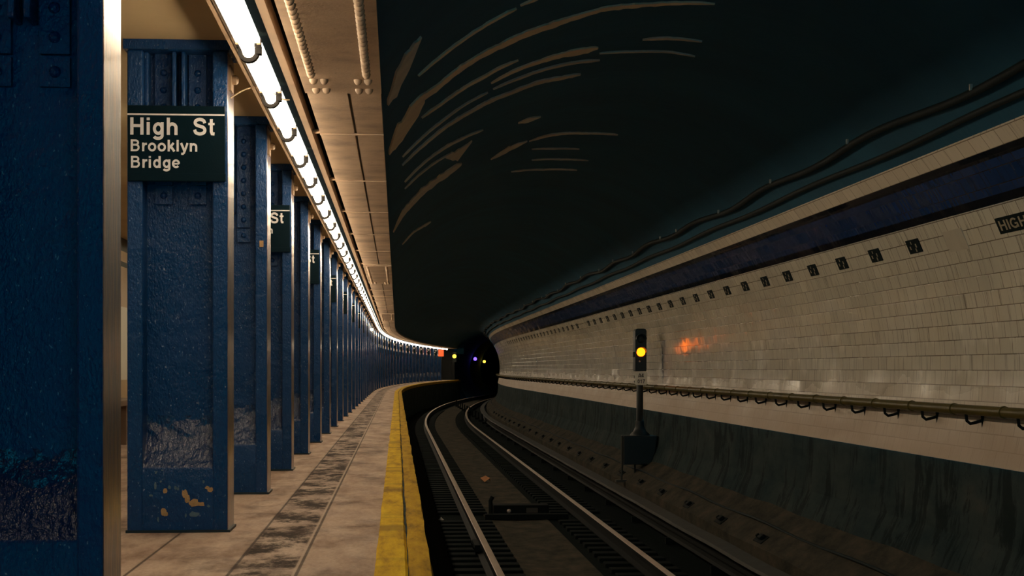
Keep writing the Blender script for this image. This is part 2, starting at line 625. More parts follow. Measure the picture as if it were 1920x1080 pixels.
    M['amber'] = glow('amber_lens', (1.0, 0.155, 0.003), 5.6)
    M['blue_lamp'] = glow('blue_lamp_glow', (0.16, 0.08, 1.0), 3.0)
    M['yellow_lamp'] = glow('yellow_lamp_glow', (1.0, 0.62, 0.05), 3.0)
    M['orange_lamp'] = glow('orange_box_glow', (1.0, 0.10, 0.02), 1.2)
    M['globe'] = glow('globe_glow', (1.0, 0.92, 0.65), 3.0)
    M['chip'] = simple('bare_tan_chip', (0.50, 0.30, 0.13), 0.8, 0, 0.4, 30, 0.4)
    M['chip_pale'] = simple('pale_blue_scuff', (0.10, 0.16, 0.20), 0.7, 0, 0.4, 30, 0.3)
    M['wood'] = simple('brown_bench_wood', (0.20, 0.13, 0.08), 0.5, 0, 0.3, 5)
    M['tablet'] = simple('black_caption_tile', (0.002, 0.010, 0.012), 0.7, 0, 0.2, 8, 0.1, 0.08)
    M['tablet_ink'] = simple('cream_caption_marks', (0.42, 0.36, 0.25), 0.4, 0, 0.2)
    M['patch'] = simple('grey_mortar_patch', (0.55, 0.50, 0.40), 0.8, 0, 0.15)
    M['litter'] = simple('orange_paper_litter', (0.55, 0.24, 0.10), 0.8)
    M['wall_cream'] = simple('cream_glazed_panel', (0.78, 0.74, 0.60), 0.35, 0, 0.05, 2, 0.05)
    M['wall_tan'] = simple('tan_tile_wall', (0.50, 0.36, 0.19), 0.4, 0, 0.15, 2, 0.1)
    M['wall_dark'] = simple('dark_green_tile_band', (0.010, 0.025, 0.020), 0.4, 0, 0.15, 2, 0.1)
    M['wire'] = simple('tan_wire', (0.45, 0.33, 0.2), 0.5)


make_materials()

# ------------------------------------------------------------------ lettering drawn as strokes
def arc(cx, cy, rx, ry, a0, a1, n=14):
    return [(cx + rx * math.cos(math.radians(a0 + (a1 - a0) * i / n)), cy + ry * math.sin(math.radians(a0 + (a1 - a0) * i / n))) for i in range(n + 1)]


def spline(pts, n=5):
    out = []
    q = [pts[0]] + pts + [pts[-1]]
    for i in range(1, len(q) - 2):
        for k in range(n):
            t = k / n
            r = []
            for d in (0, 1):
                a, b, c, e = q[i - 1][d], q[i][d], q[i + 1][d], q[i + 2][d]
                r.append(0.5 * (2 * b + (c - a) * t + (2 * a - 5 * b + 4 * c - e) * t * t + (3 * b - a - 3 * c + e) * t ** 3))
            out.append(tuple(r))
    out.append(pts[-1])
    return out


ROUND = 0.185
GLYPH = {
    'H': (1.0, [([(.19, 0), (.19, 1)], .2), ([(.81, 0), (.81, 1)], .2), ([(.19, .52), (.81, .52)], .17)]),
    'i': (.39, [([(.195, 0), (.195, .73)], .195), ([(.195, .84), (.195, 1)], .195)]),
    'g': (.85, [(arc(.42, .36, .235, .275, 0, 360, 26), ROUND), ([(.66, .73), (.66, -.03)] + arc(.40, -.03, .26, .175, 0, -155, 12)[1:], ROUND)]),
    'h': (.85, [([(.19, 0), (.19, 1)], .195), ([(.66, 0), (.66, .42)] + arc(.43, .42, .23, .215, 0, 165, 12)[1:], .19)]),
    'n': (.85, [([(.19, 0), (.19, .73)], .195), ([(.66, 0), (.66, .42)] + arc(.43, .42, .23, .215, 0, 165, 12)[1:], .19)]),
    'S': (.95, [(spline([(.775, .70), (.70, .85), (.47, .92), (.25, .85), (.19, .71), (.28, .59), (.48, .525), (.70, .445), (.785, .29), (.70, .14), (.47, .08), (.23, .15), (.155, .32)]), .19)]),
    't': (.48, [([(.23, .95), (.23, .22), (.28, .10), (.43, .085)], .185), ([(.04, .66), (.43, .66)], .14)]),
    'B': (1.0, [([(.19, 0), (.19, 1)], .2), ([(.19, .92), (.52, .92)] + arc(.52, .735, .22, .185, 90, -90, 10)[1:] + [(.19, .55)], .165), ([(.45, .55)] + arc(.55, .315, .24, .235, 90, -90, 10) + [(.19, .08)], .165)]),
    'r': (.55, [([(.19, 0), (.19, .73)], .195), (spline([(.2, .36), (.25, .53), (.36, .62), (.52, .635)]), .18)]),
    'o': (.85, [(arc(.425, .365, .275, .285, 0, 360, 28), ROUND)]),
    'k': (.78, [([(.19, 0), (.19, 1)], .195), ([(.22, .27), (.62, .73)], .2), ([(.36, .46), (.68, 0)], .21)]),
    'l': (.39, [([(.195, 0), (.195, 1)], .195)]),
    'y': (.78, [([(.11, .73), (.41, .03)], .2), ([(.68, .73), (.45, .1), (.36, -.12), (.27, -.19), (.12, -.185)], .185)]),
    'd': (.85, [(arc(.42, .365, .235, .285, 0, 360, 26), ROUND), ([(.66, 0), (.66, 1)], .195)]),
    'e': (.80, [(arc(.40, .365, .265, .285, 0, 318, 26), .18), ([(.15, .36), (.66, .36)], .13)]),
    'A': (1.0, [([(.08, 0), (.45, 1)], .2), ([(.92, 0), (.55, 1)], .2), ([(.25, .3), (.75, .3)], .16)]),
    '4': (.8, [([(.56, 0), (.56, 1)], .19), ([(.56, .96), (.08, .30)], .16), ([(.04, .28), (.78, .28)], .17)]),
    '0': (.8, [(arc(.4, .5, .26, .42, 0, 360, 26), .18)]),
    '1': (.8, [([(.44, 0), (.44, 1)], .2), ([(.44, .86), (.14, .72)], .15)]),
    '7': (.8, [([(.08, .92), (.70, .92), (.42, .45), (.32, 0)], .18)]),
    'I': (.4, [([(.2, 0), (.2, 1)], .2)]),
    'G': (1.05, [(arc(.5, .5, .38, .42, 42, 330, 24), .19), ([(.54, .45), (.90, .45)], .16), ([(.86, .45), (.86, .04)], .15)]),
    ' ': (.62, []),
}


def stroke(pts, w, closed):
    """left and right offset points of a mitred stroke"""
    n = len(pts)
    L, R_ = [], []
    for i in range(n):
        if closed:
            a, b, c = pts[(i - 1) % (n - 1)], pts[i], pts[(i + 1) % (n - 1)] if i < n - 1 else pts[1]
        else:
            a, b, c = pts[max(0, i - 1)], pts[i], pts[min(n - 1, i + 1)]
        d1 = Vector((b[0] - a[0], b[1] - a[1]))
        d2 = Vector((c[0] - b[0], c[1] - b[1]))
        if d1.length < 1e-9:
            d1 = d2
        if d2.length < 1e-9:
            d2 = d1
        d1.normalize()
        d2.normalize()
        n1, n2 = Vector((-d1.y, d1.x)), Vector((-d2.y, d2.x))
        mm = (n1 + n2)
        mm = mm.normalized() if mm.length > 1e-6 else n1
        k = w / 2 / max(0.45, mm.dot(n1))
        L.append((b[0] + mm.x * k, b[1] + mm.y * k))
        R_.append((b[0] - mm.x * k, b[1] - mm.y * k))
    return L, R_


def text_width(txt):
    return sum(GLYPH[c][0] for c in txt)


def write(mb, txt, x0, x1, z0, cap, y, mat=0, gap=None, th=0.0012):
    """letters on the plane y, reading along +x, filling x0..x1, baseline z0, cap height cap"""
    adv = lambda c: gap if (c == ' ' and gap) else GLYPH[c][0]
    total = sum(adv(c) for c in txt)
    kx = (x1 - x0) / (total - 0.16)
    pen = -0.08
    lay = 0
    for c in txt:
        for pts, w in GLYPH[c][1]:
            closed = math.dist(pts[0], pts[-1]) < 1e-6 and len(pts) > 3
            L, R_ = stroke(pts, w, closed)
            lay = (lay + 1) % 5
            yy = y - th - lay * 0.00012
            X = lambda p: (x0 + (pen + p[0]) * kx, yy, z0 + p[1] * cap)
            for i in range(len(pts) - 1):
                mb.face([X(R_[i]), X(R_[i + 1]), X(L[i + 1]), X(L[i])], mat)
        pen += adv(c)


# ------------------------------------------------------------------ the setting
CX, CZ = 1.73, EYE             # centre line of the tube
RW = 2.25                      # face of the tile
S_END = 106.0                  # end of the platform


def ring(deg, r=RW):
    a = math.radians(deg)
    return (CX + r * math.cos(a), CZ + r * math.sin(a))


def arc_prof(d0, d1, r=RW, n=12):
    return [ring(d0 + (d1 - d0) * i / n, r) for i in range(n + 1)]


SB, SF = -5.0, 150.0

# platform slab, with the face down to the track
mb = MB()
mb.sweep([(-3.4, 0), (-2.2, 0), (-0.077, 0)], SB, S_END, 0, fine=2.0, v0=-3.4)
mb.sweep([(0.128, -0.005), (0.10, -0.12), (0.06, -0.16), (0.03, -1.45)], SB, S_END, 1, fine=2.0)
mb.face([P(S_END, -3.4, 0), P(S_END, .128, 0), P(S_END, .05, -1.45), P(S_END, -3.4, -1.45)], 1)
structure(mb.build('floor', [M['floor'], M['soot']]))


def ragged(amp, seed):
    def w(s, i):
        return (amp * (noise.noise(Vector((s * 1.1, seed + i * 3.1, 0))) + 0.5 * noise.noise(Vector((s * 4.3, seed + i * 5.7, 2)))), 0.25 * amp * noise.noise(Vector((s * 2.3, seed + 9.0 + i, 4))))
    return w


mb = MB()
mb.sweep([(-0.088, -0.004), (-0.078, 0.006), (-0.02, 0.007), (0.030, 0.006), (0.036, -0.004)], SB, S_END, 0, fine=0.12, wob=ragged(0.007, 1.0), v0=0)
structure(mb.build('trim_1', M['yellow']))
mb = MB()
mb.sweep([(0.042, -0.02), (0.045, 0.004), (0.09, 0.006), (0.128, 0.003), (0.133, -0.03), (0.120, -0.12), (0.05, -0.13)], SB, S_END, 0, closed=True, fine=0.12, wob=ragged(0.008, 5.0), caps=True)
structure(mb.build('trim_2', M['ochre']))
mb = MB()
mb.sweep([(-0.09, -0.006), (0.06, -0.006)], SB, S_END, 0, fine=2.0)
structure(mb.build('trim_3', M['soot']))

# track bed: ballast, drain slab in the middle, bank up to the bench wall
mb = MB()
mb.sweep([(-0.02, -1.36), (0.55, -1.33), (1.22, -1.34)], SB, SF, 0, fine=2.0)
mb.sweep([(1.22, -1.325), (1.64, -1.345), (2.06, -1.325)], SB, SF, 1, fine=2.0, v0=1.0)
mb.sweep([(2.06, -1.34), (2.8, -1.33), (3.36, -1.30)], SB, SF, 0, fine=2.0, v0=3.0)
mb.sweep([(1.22, -1.34), (1.22, -1.325)], SB, SF, 1, fine=2.0)
mb.sweep([(2.06, -1.325), (2.06, -1.34)], SB, SF, 1, fine=2.0)
structure(mb.build('floor_trackbed', [M['ballast'], M['dust']]))
mb = MB()
mb.sweep([(3.36, -1.32), (3.375, -0.93), (3.50, -0.83), (3.70, -0.69), (3.78, -0.625)], SB, SF, 0, fine=1.0,
         wob=lambda s, i: (0, 0.025 * noise.noise(Vector((s * 1.3, i * 2.2, 3))) if i >= 1 else 0))
structure(mb.build('floor_bank', M['dust']))

# right wall: bench wall, tile, blue band, cream border
mb = MB()
mb.sweep([(3.75, -0.70), (3.80, -0.56), (3.87, -0.40), (3.90, -0.1), (3.905, 0.10), (3.945, 0.112)], SB, SF, 0, fine=1.5)
structure(mb.build('wall_bench', M['soot']))


def ang(z):
    return math.degrees(math.asin((z - CZ) / RW))


A_BOT, A_T1, A_T2 = ang(EYE - 0.645), ang(EYE + 1.03), ang(EYE + 1.32)
mb = MB()
mb.sweep(arc_prof(A_BOT, A_T1, RW, 14), SB, SF, 0, fine=1.2, v0=0.0, smooth=True)
structure(mb.build('wall_right', M['tile']))
mb = MB()
d = A_T2 - A_T1
mb.sweep(arc_prof(A_T1, A_T1 + d * .17, RW - .006, 2), SB, SF, 1, fine=1.2, smooth=True)
mb.sweep(arc_prof(A_T1 + d * .17, A_T1 + d * .82, RW - .006, 4), SB, SF, 0, fine=1.2, v0=.05, smooth=True)
mb.sweep(arc_prof(A_T1 + d * .82, A_T2, RW - .006, 2), SB, SF, 1, fine=1.2, v0=.3, smooth=True)
structure(mb.build('trim_4', [M['tile_blue'], M['tile_dark']]))
A_T3 = ang(EYE + 1.408)
mb = MB()
pr = arc_prof(A_T2, A_T3, RW - .012, 3)
pr += [(pr[-1][0] + .004, pr[-1][1] + .012), (pr[-1][0] + .10, pr[-1][1] + .03)]
mb.sweep(pr, SB, SF, 0, fine=1.2)
structure(mb.build('trim_5', M['tile_cream']))

# the vault with thin raised tan and grey streaks along its rings
VAULT_STREAKS = [
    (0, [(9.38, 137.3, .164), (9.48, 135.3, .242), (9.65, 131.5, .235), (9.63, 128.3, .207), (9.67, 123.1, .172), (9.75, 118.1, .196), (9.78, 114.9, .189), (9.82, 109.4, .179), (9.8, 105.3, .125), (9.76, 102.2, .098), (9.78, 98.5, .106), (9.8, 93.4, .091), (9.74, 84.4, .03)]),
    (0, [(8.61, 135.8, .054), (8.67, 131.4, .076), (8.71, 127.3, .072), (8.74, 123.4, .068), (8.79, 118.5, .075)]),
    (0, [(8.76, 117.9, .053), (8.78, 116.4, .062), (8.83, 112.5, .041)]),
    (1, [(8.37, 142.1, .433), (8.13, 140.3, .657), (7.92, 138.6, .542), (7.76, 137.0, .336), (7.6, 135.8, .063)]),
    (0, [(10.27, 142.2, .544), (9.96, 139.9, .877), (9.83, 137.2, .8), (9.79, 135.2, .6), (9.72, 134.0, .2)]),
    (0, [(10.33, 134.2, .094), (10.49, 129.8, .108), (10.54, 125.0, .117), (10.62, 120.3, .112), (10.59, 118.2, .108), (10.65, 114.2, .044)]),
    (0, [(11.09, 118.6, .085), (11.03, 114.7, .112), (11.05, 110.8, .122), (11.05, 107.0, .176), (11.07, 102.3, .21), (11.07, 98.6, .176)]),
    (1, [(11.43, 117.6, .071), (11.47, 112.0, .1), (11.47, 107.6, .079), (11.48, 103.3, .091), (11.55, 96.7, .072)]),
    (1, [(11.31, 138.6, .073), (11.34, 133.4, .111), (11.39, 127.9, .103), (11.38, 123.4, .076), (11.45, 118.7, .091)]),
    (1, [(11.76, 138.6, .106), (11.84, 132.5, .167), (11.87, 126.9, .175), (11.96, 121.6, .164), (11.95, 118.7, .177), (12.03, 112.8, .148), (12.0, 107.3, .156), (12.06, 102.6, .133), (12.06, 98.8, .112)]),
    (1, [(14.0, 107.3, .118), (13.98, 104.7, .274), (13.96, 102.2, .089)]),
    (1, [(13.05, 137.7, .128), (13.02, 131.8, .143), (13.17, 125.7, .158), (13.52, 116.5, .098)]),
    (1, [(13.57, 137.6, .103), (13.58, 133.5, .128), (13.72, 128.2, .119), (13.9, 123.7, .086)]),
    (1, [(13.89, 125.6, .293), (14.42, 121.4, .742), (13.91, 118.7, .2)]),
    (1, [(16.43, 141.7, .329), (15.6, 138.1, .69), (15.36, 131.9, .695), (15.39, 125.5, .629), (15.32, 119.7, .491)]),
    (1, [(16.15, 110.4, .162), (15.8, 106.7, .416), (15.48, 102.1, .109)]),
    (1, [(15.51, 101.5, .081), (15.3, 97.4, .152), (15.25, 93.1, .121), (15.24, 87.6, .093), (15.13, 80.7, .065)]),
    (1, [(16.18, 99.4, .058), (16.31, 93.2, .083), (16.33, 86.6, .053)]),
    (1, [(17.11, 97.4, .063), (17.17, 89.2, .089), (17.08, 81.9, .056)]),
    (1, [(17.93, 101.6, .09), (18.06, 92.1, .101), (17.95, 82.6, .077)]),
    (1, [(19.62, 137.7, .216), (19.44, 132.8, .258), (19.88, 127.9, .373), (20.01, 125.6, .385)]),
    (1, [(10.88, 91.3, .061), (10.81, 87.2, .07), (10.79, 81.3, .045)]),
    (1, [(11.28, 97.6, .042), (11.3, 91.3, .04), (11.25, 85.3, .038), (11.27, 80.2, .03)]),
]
RV = 2.262
mb = MB()
mb.sweep(arc_prof(A_T3 - 2.0, 144.0, RV, 36), SB, SF, 0, fine=1.2, smooth=True)
for mi, pts in VAULT_STREAKS:
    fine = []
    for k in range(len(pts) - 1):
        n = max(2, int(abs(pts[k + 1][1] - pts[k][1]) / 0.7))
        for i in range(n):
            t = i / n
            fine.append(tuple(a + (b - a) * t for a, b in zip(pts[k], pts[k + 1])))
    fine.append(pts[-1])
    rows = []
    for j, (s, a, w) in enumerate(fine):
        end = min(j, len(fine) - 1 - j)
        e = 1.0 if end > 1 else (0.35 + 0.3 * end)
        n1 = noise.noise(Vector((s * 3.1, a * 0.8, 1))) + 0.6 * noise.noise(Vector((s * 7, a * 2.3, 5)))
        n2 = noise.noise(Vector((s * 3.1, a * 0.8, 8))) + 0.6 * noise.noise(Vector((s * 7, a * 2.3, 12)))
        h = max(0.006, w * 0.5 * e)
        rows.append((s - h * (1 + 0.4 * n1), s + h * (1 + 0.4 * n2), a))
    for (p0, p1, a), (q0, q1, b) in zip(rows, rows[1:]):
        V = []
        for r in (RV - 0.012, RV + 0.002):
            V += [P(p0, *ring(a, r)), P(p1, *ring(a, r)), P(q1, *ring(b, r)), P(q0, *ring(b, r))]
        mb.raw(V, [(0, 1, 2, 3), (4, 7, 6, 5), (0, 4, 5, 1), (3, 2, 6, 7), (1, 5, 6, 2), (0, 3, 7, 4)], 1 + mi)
structure(mb.build('ceiling_vault', [M['vault'], M['streak_tan'], M['streak_grey']]))

# beyond the platform the tube closes on the near side too
mb = MB()
mb.sweep(arc_prof(143.0, 268.0, RV, 25), S_END, SF, 0, fine=1.5, smooth=True)
mb.face([P(SF, -12, -4), P(SF, 12, -4), P(SF, 12, 6), P(SF, -12, 6)], 0)
e1 = S_END + .1
mb.face([P(e1, -3.6, -1.5), P(e1, -0.30, -1.5), P(e1, -0.30, 2.6), P(e1, -3.6, 2.6)], 1)
mb.face([P(e1, -0.45, 1.7), P(e1, 0.3, 1.7), P(e1, 0.3, 2.6), P(e1, -0.45, 2.6)], 0)
mb.face([P(e1, -0.6, -1.5), P(e1, 0.75, -1.5), P(e1, 0.35, -0.95), P(e1, 0.0, -0.4), P(e1, -0.6, -0.4)], 0)
structure(mb.build('wall_tunnel', [M['vault'], M['black']]))

# platform ceiling and the wall behind the columns
mb = MB()
mb.sweep([(-3.4, 2.25), (-2.0, 2.25), (-0.25, 2.25)], SB, S_END, 0, fine=2.0)
structure(mb.build('ceiling', M['ceiling']))
mb = MB()
for s in (7.0, 11.6, 16.3, 20.9, 25.6):
    mb.sweep([(-3.4, 2.26), (-3.4, 2.12), (-1.3, 2.12), (-1.3, 2.26)], s, s + .12, 0)
structure(mb.build('trim_6', M['ceiling']))
mb = MB()
LV = -3.15
mb.sweep([(LV, 0), (LV, .62)], SB, S_END, 1, fine=2.0)
mb.sweep([(LV, .62), (LV, 1.46)], SB, S_END, 0, fine=2.0)
mb.sweep([(LV, 1.46), (LV, 1.92)], SB, S_END, 1, fine=2.0)
mb.sweep([(LV, 1.92), (LV, 1.98)], SB, S_END, 2, fine=2.0)
mb.sweep([(LV, 1.98), (LV, 2.10)], SB, S_END, 1, fine=2.0)
mb.sweep([(LV, 2.10), (LV, 2.26)], SB, S_END, 2, fine=2.0)
structure(mb.build('wall_left', [M['wall_cream'], M['wall_tan'], M['wall_dark']]))

# ------------------------------------------------------------------ ceiling beam over the platform edge
ZB = EYE + 1.30
BL, BR = -0.425, -0.078
SPL = [(3.4, 7.52), (20.2, 24.3), (38.0, 43.0)]
beam = tag(empty('ceiling_beam', P(4, -0.25, ZB)), 'long tan painted steel beam running above the yellow platform edge', 'beam', kind='thing')


def child(o, parent):
    o.parent = parent
    for v in o.data.vertices:          # the mesh was built in world coordinates; bring it to its parent's
        v.co -= Vector(parent.location)
    return o


mb = MB()
seam0, seam1 = -0.236, -0.222
wobb = lambda s, i: (0.004 * noise.noise(Vector((s * 2.2, i, 0))) if i in (0, 5) else 0, 0)
mb.sweep([(BL, ZB + .25), (BL, ZB), (seam0, ZB), (seam0, ZB + .03), (seam0, ZB + .25)], SB, S_END, 0, closed=True, fine=0.5)
mb.sweep([(seam1, ZB + .25), (seam1, ZB + .03), (seam1, ZB), (BR, ZB), (BR, ZB + .25)], SB, S_END, 0, closed=True, fine=0.5)
child(mb.build('soffit', M['soffit']), beam)
mb = MB()
mb.sweep([(seam0, ZB + .03), (seam1, ZB + .03)], SB, S_END, 0, fine=1.0)
child(mb.build('seam', M['black']), beam)
for a, b in SPL:
    mb = MB()
    mb.sweep([(BL - .004, ZB - .014), (BR + .004, ZB - .014), (BR + .004, ZB + .01), (BL - .004, ZB + .01)], a, b, 0, closed=True, fine=0.5, caps=True)
    plate = child(mb.build('splice_plate', M['soffit']), beam)
    spots = []
    step = 0.078 if a < 10 else 0.16
    for lat in (-0.375, -0.135):
        s = a + .1
        while s < b - .45:
            spots.append((s, lat))
            s += step
    for dsx in (.36, .12):
        for lat in (-0.372, -0.325, -0.175, -0.13):
            spots.append((b - dsx, lat))
    if a < 10:
        proto = None
        for s, lat in spots:
            if proto is None:
                mb = MB()
                mb.dome((0, 0, 0), (0, 0, -1), .020, .027, 0, 10, 3)
                proto = q = mb.build('rivet', M['soffit'])
            else:
                q = proto.copy()
                COL.objects.link(q)
            q.parent = plate
            q.location = P(s, lat, ZB - .012) - Vector(beam.location)
    else:
        mb = MB()
        for s, lat in spots:
            mb.dome(P(s, lat, ZB - .012), (0, 0, -1), .019, .026, 0, 8, 2)
        q = child(mb.build('rivets', M['soffit']), beam)
        q['kind'] = 'stuff'
s = 8.9
while s < 100:
    if not any(a - .2 < s < b + .2 for a, b in SPL):
        mb = MB()
        mb.sweep([(BL - .002, ZB - .006), (BR + .002, ZB - .006), (BR + .002, ZB + .002), (BL - .002, ZB + .002)], s, s + .03, 0, closed=True, caps=True)
        c = P(s, BL - .03, ZB + .012)
        mb.tube([P(s, BL - .045, ZB + .012), P(s, BL + .005, ZB + .012)], .012, 0, 8)
        child(mb.build('joint_strap', M['soffit']), beam)
    s += 2.22

# ------------------------------------------------------------------ fluorescent strip
ZL = EYE + 1.272               # lamp panel
PL = -0.582                     # centre of the panel strip
race = tag(empty('light_raceway', P(4, PL, ZL)), 'long tan metal raceway carrying the glowing fluorescent strip above the platform', 'light raceway')
mb = MB()
mb.sweep([(-0.674, ZL + .028), (-0.661, ZL + .028), (-0.661, ZL + .09), (-0.674, ZL + .09)], SB, S_END - 1, 0, closed=True, fine=0.6, caps=True)
child(mb.build('rail', M['rail_paint']), race)
mb = MB()
mb.sweep([(-0.654, ZL + .028), (-0.636, ZL + .028), (-0.636, ZL + .09), (-0.654, ZL + .09)], SB, S_END - 1, 0, closed=True, fine=0.6, caps=True)
child(mb.build('rail', M['rail_paint']), race)
mb = MB()
mb.sweep([(-0.502, ZL + .028), (-0.474, ZL + .028), (-0.474, ZL + .022), (-0.467, ZL + .022), (-0.467, ZL + .09), (-0.502, ZL + .09)], SB, S_END - 1, 0, closed=True, fine=0.6, caps=True)
child(mb.build('rail', M['rail_paint']), race)
mb = MB()
mb.sweep([(-0.668, ZL + .05), (-0.47, ZL + .05), (-0.47, EYE + 1.498), (-0.668, EYE + 1.498)], SB, S_END - 1, 0, closed=True, fine=1.0, caps=True)
child(mb.build('housing', M['housing']), race)

LAMP = 1.10
PANW = 0.047


def make_lamp(root, mat, pmat, lon=LAMP):
    """local frame: y along the strip from 0 to lon, z up, panel at z 0"""
    m = MB()
    m.box((-PANW, 0.03, 0.0), (PANW, lon - 0.06, 0.02), 0)
    a = m.build('reflector_panel', pmat, root)  # reflector plate given its own glow, standing in for tube light on it
    m = MB()
    m.tube([(0, 0.012, -0.030), (0, lon - 0.004, -0.030)], 0.021, 0, 12)
    m.dome((0, lon - 0.004, -0.030), (0, 1, 0), 0.021, 0.012, 0, 12, 3)
    b = m.build('tube', mat, root)
    m = MB()
    # stirrup round the end of the tube, with its lip
    n = 14
    for i in range(n):
        a0, a1 = math.pi + math.pi * i / n, math.pi + math.pi * (i + 1) / n
        V = []
        for y in (lon - 0.045, lon - 0.006):
            for aa, r in ((a0, .0245), (a0, .041), (a1, .041), (a1, .0245)):
                V.append((r * math.cos(aa), y, -.030 + r * math.sin(aa)))
        m.raw(V, [(0, 1, 2, 3), (7, 6, 5, 4), (0, 4, 5, 1), (1, 5, 6, 2), (2, 6, 7, 3), (3, 7, 4, 0)], 0)
    for sx in (-1, 1):
        x0, x1 = sorted((sx * .0245, sx * .041))
        m.box((x0, lon - .045, -.031), (x1, lon - .006, .012), 0)
    m.box((.030, lon - .055, -.040), (.050, lon - .012, -.006), 0)
    m.box((-PANW, lon - .058, -.014), (-.0245, lon - .004, .02), 0)
    m.box((.0245, lon - .058, -.014), (PANW, lon - .004, .02), 0)
    c = m.build('lamp_holder', M['holder'], root)
    m = MB()
    m.box((-PANW - .002, lon - .064, -.006), (-.030, lon - .030, .02), 0)
    m.box((.034, lon - .064, -.006), (PANW + .002, lon - .030, .02), 0)
    e = m.build('end_lip', M['rail_paint'], root)
    return [(a, []), (b, []), (c, []), (e, [])]


LAMP_LABEL = {
    1: 'long fluorescent tube light entering from the top edge beside the sign column',
    2: 'fluorescent tube light whose end has the thin wire across it, past the first full lamp',
    3: 'fluorescent tube light just past the one crossed by the thin wire',
    4: 'third full fluorescent tube light counted along the strip from its top end',
    5: 'fourth full fluorescent tube light counted along the strip from its top end',
    6: 'fifth full fluorescent tube light counted along the strip from its top end',
    7: 'sixth full fluorescent tube light counted along the strip from its top end',
    8: 'seventh full fluorescent tube light counted along the strip from its top end',
    9: 'eighth full fluorescent tube light counted along the strip from its top end',
}
LG = 'fluorescent tube lights in the long strip'
first = None
k = 0
s = 6.37 - 2 * LAMP
while s < S_END - 2.2:
    loc = P(s, PL, ZL)
    if first is None:
        first = empty('fluorescent_light', loc)
        kids = make_lamp(first, M['lamp'], M['panel'])
        o = first
    else:
        o = copy_tree(first, kids, loc, turn(s + LAMP / 2))
    tag(o, LAMP_LABEL.get(k, 'small fluorescent tube light among the merging white ones far along the strip' if k > 9 else 'fluorescent tube light of the strip overhead, before the first one in view'), 'light', LG)
    s += LAMP
    k += 1

# a second strip lights the inner part of the platform
s = 3.2
first = None
while s < 44:
    if 9.3 < s < 12.6:             # a gap in the strip
        s += LAMP
        continue
    if first is None:
        first = empty('inner_fluorescent_light', P(s, -1.9, 2.16))
        kb = make_lamp(first, M['back_lamp'], M['back_panel'])
        o = first
    else:
        o = copy_tree(first, kb, P(s, -1.9, 2.16), 0)
    tag(o, 'fluorescent tube light over the inner platform, hidden behind the blue columns', 'light', 'inner platform lights')
    s += LAMP
mb = MB()
for a, b in ((3.0, 9.2), (13.0, 45.0)):
    mb.sweep([(-1.99, 2.085), (-1.98, 2.085), (-1.98, 2.185), (-1.82, 2.185), (-1.82, 2.085), (-1.81, 2.085), (-1.81, 2.248), (-1.99, 2.248)], a, b, 0, closed=True, caps=True)  # unseen channel; deep sides added to keep light off the ceiling
tag(mb.build('inner_light_baffle', M['housing']), 'unseen dark channel for the inner platform lights, sides lowered to shade the ceiling', 'light channel')

# ------------------------------------------------------------------ columns
CW, CD, CH = 0.2275, 0.275, 2.205


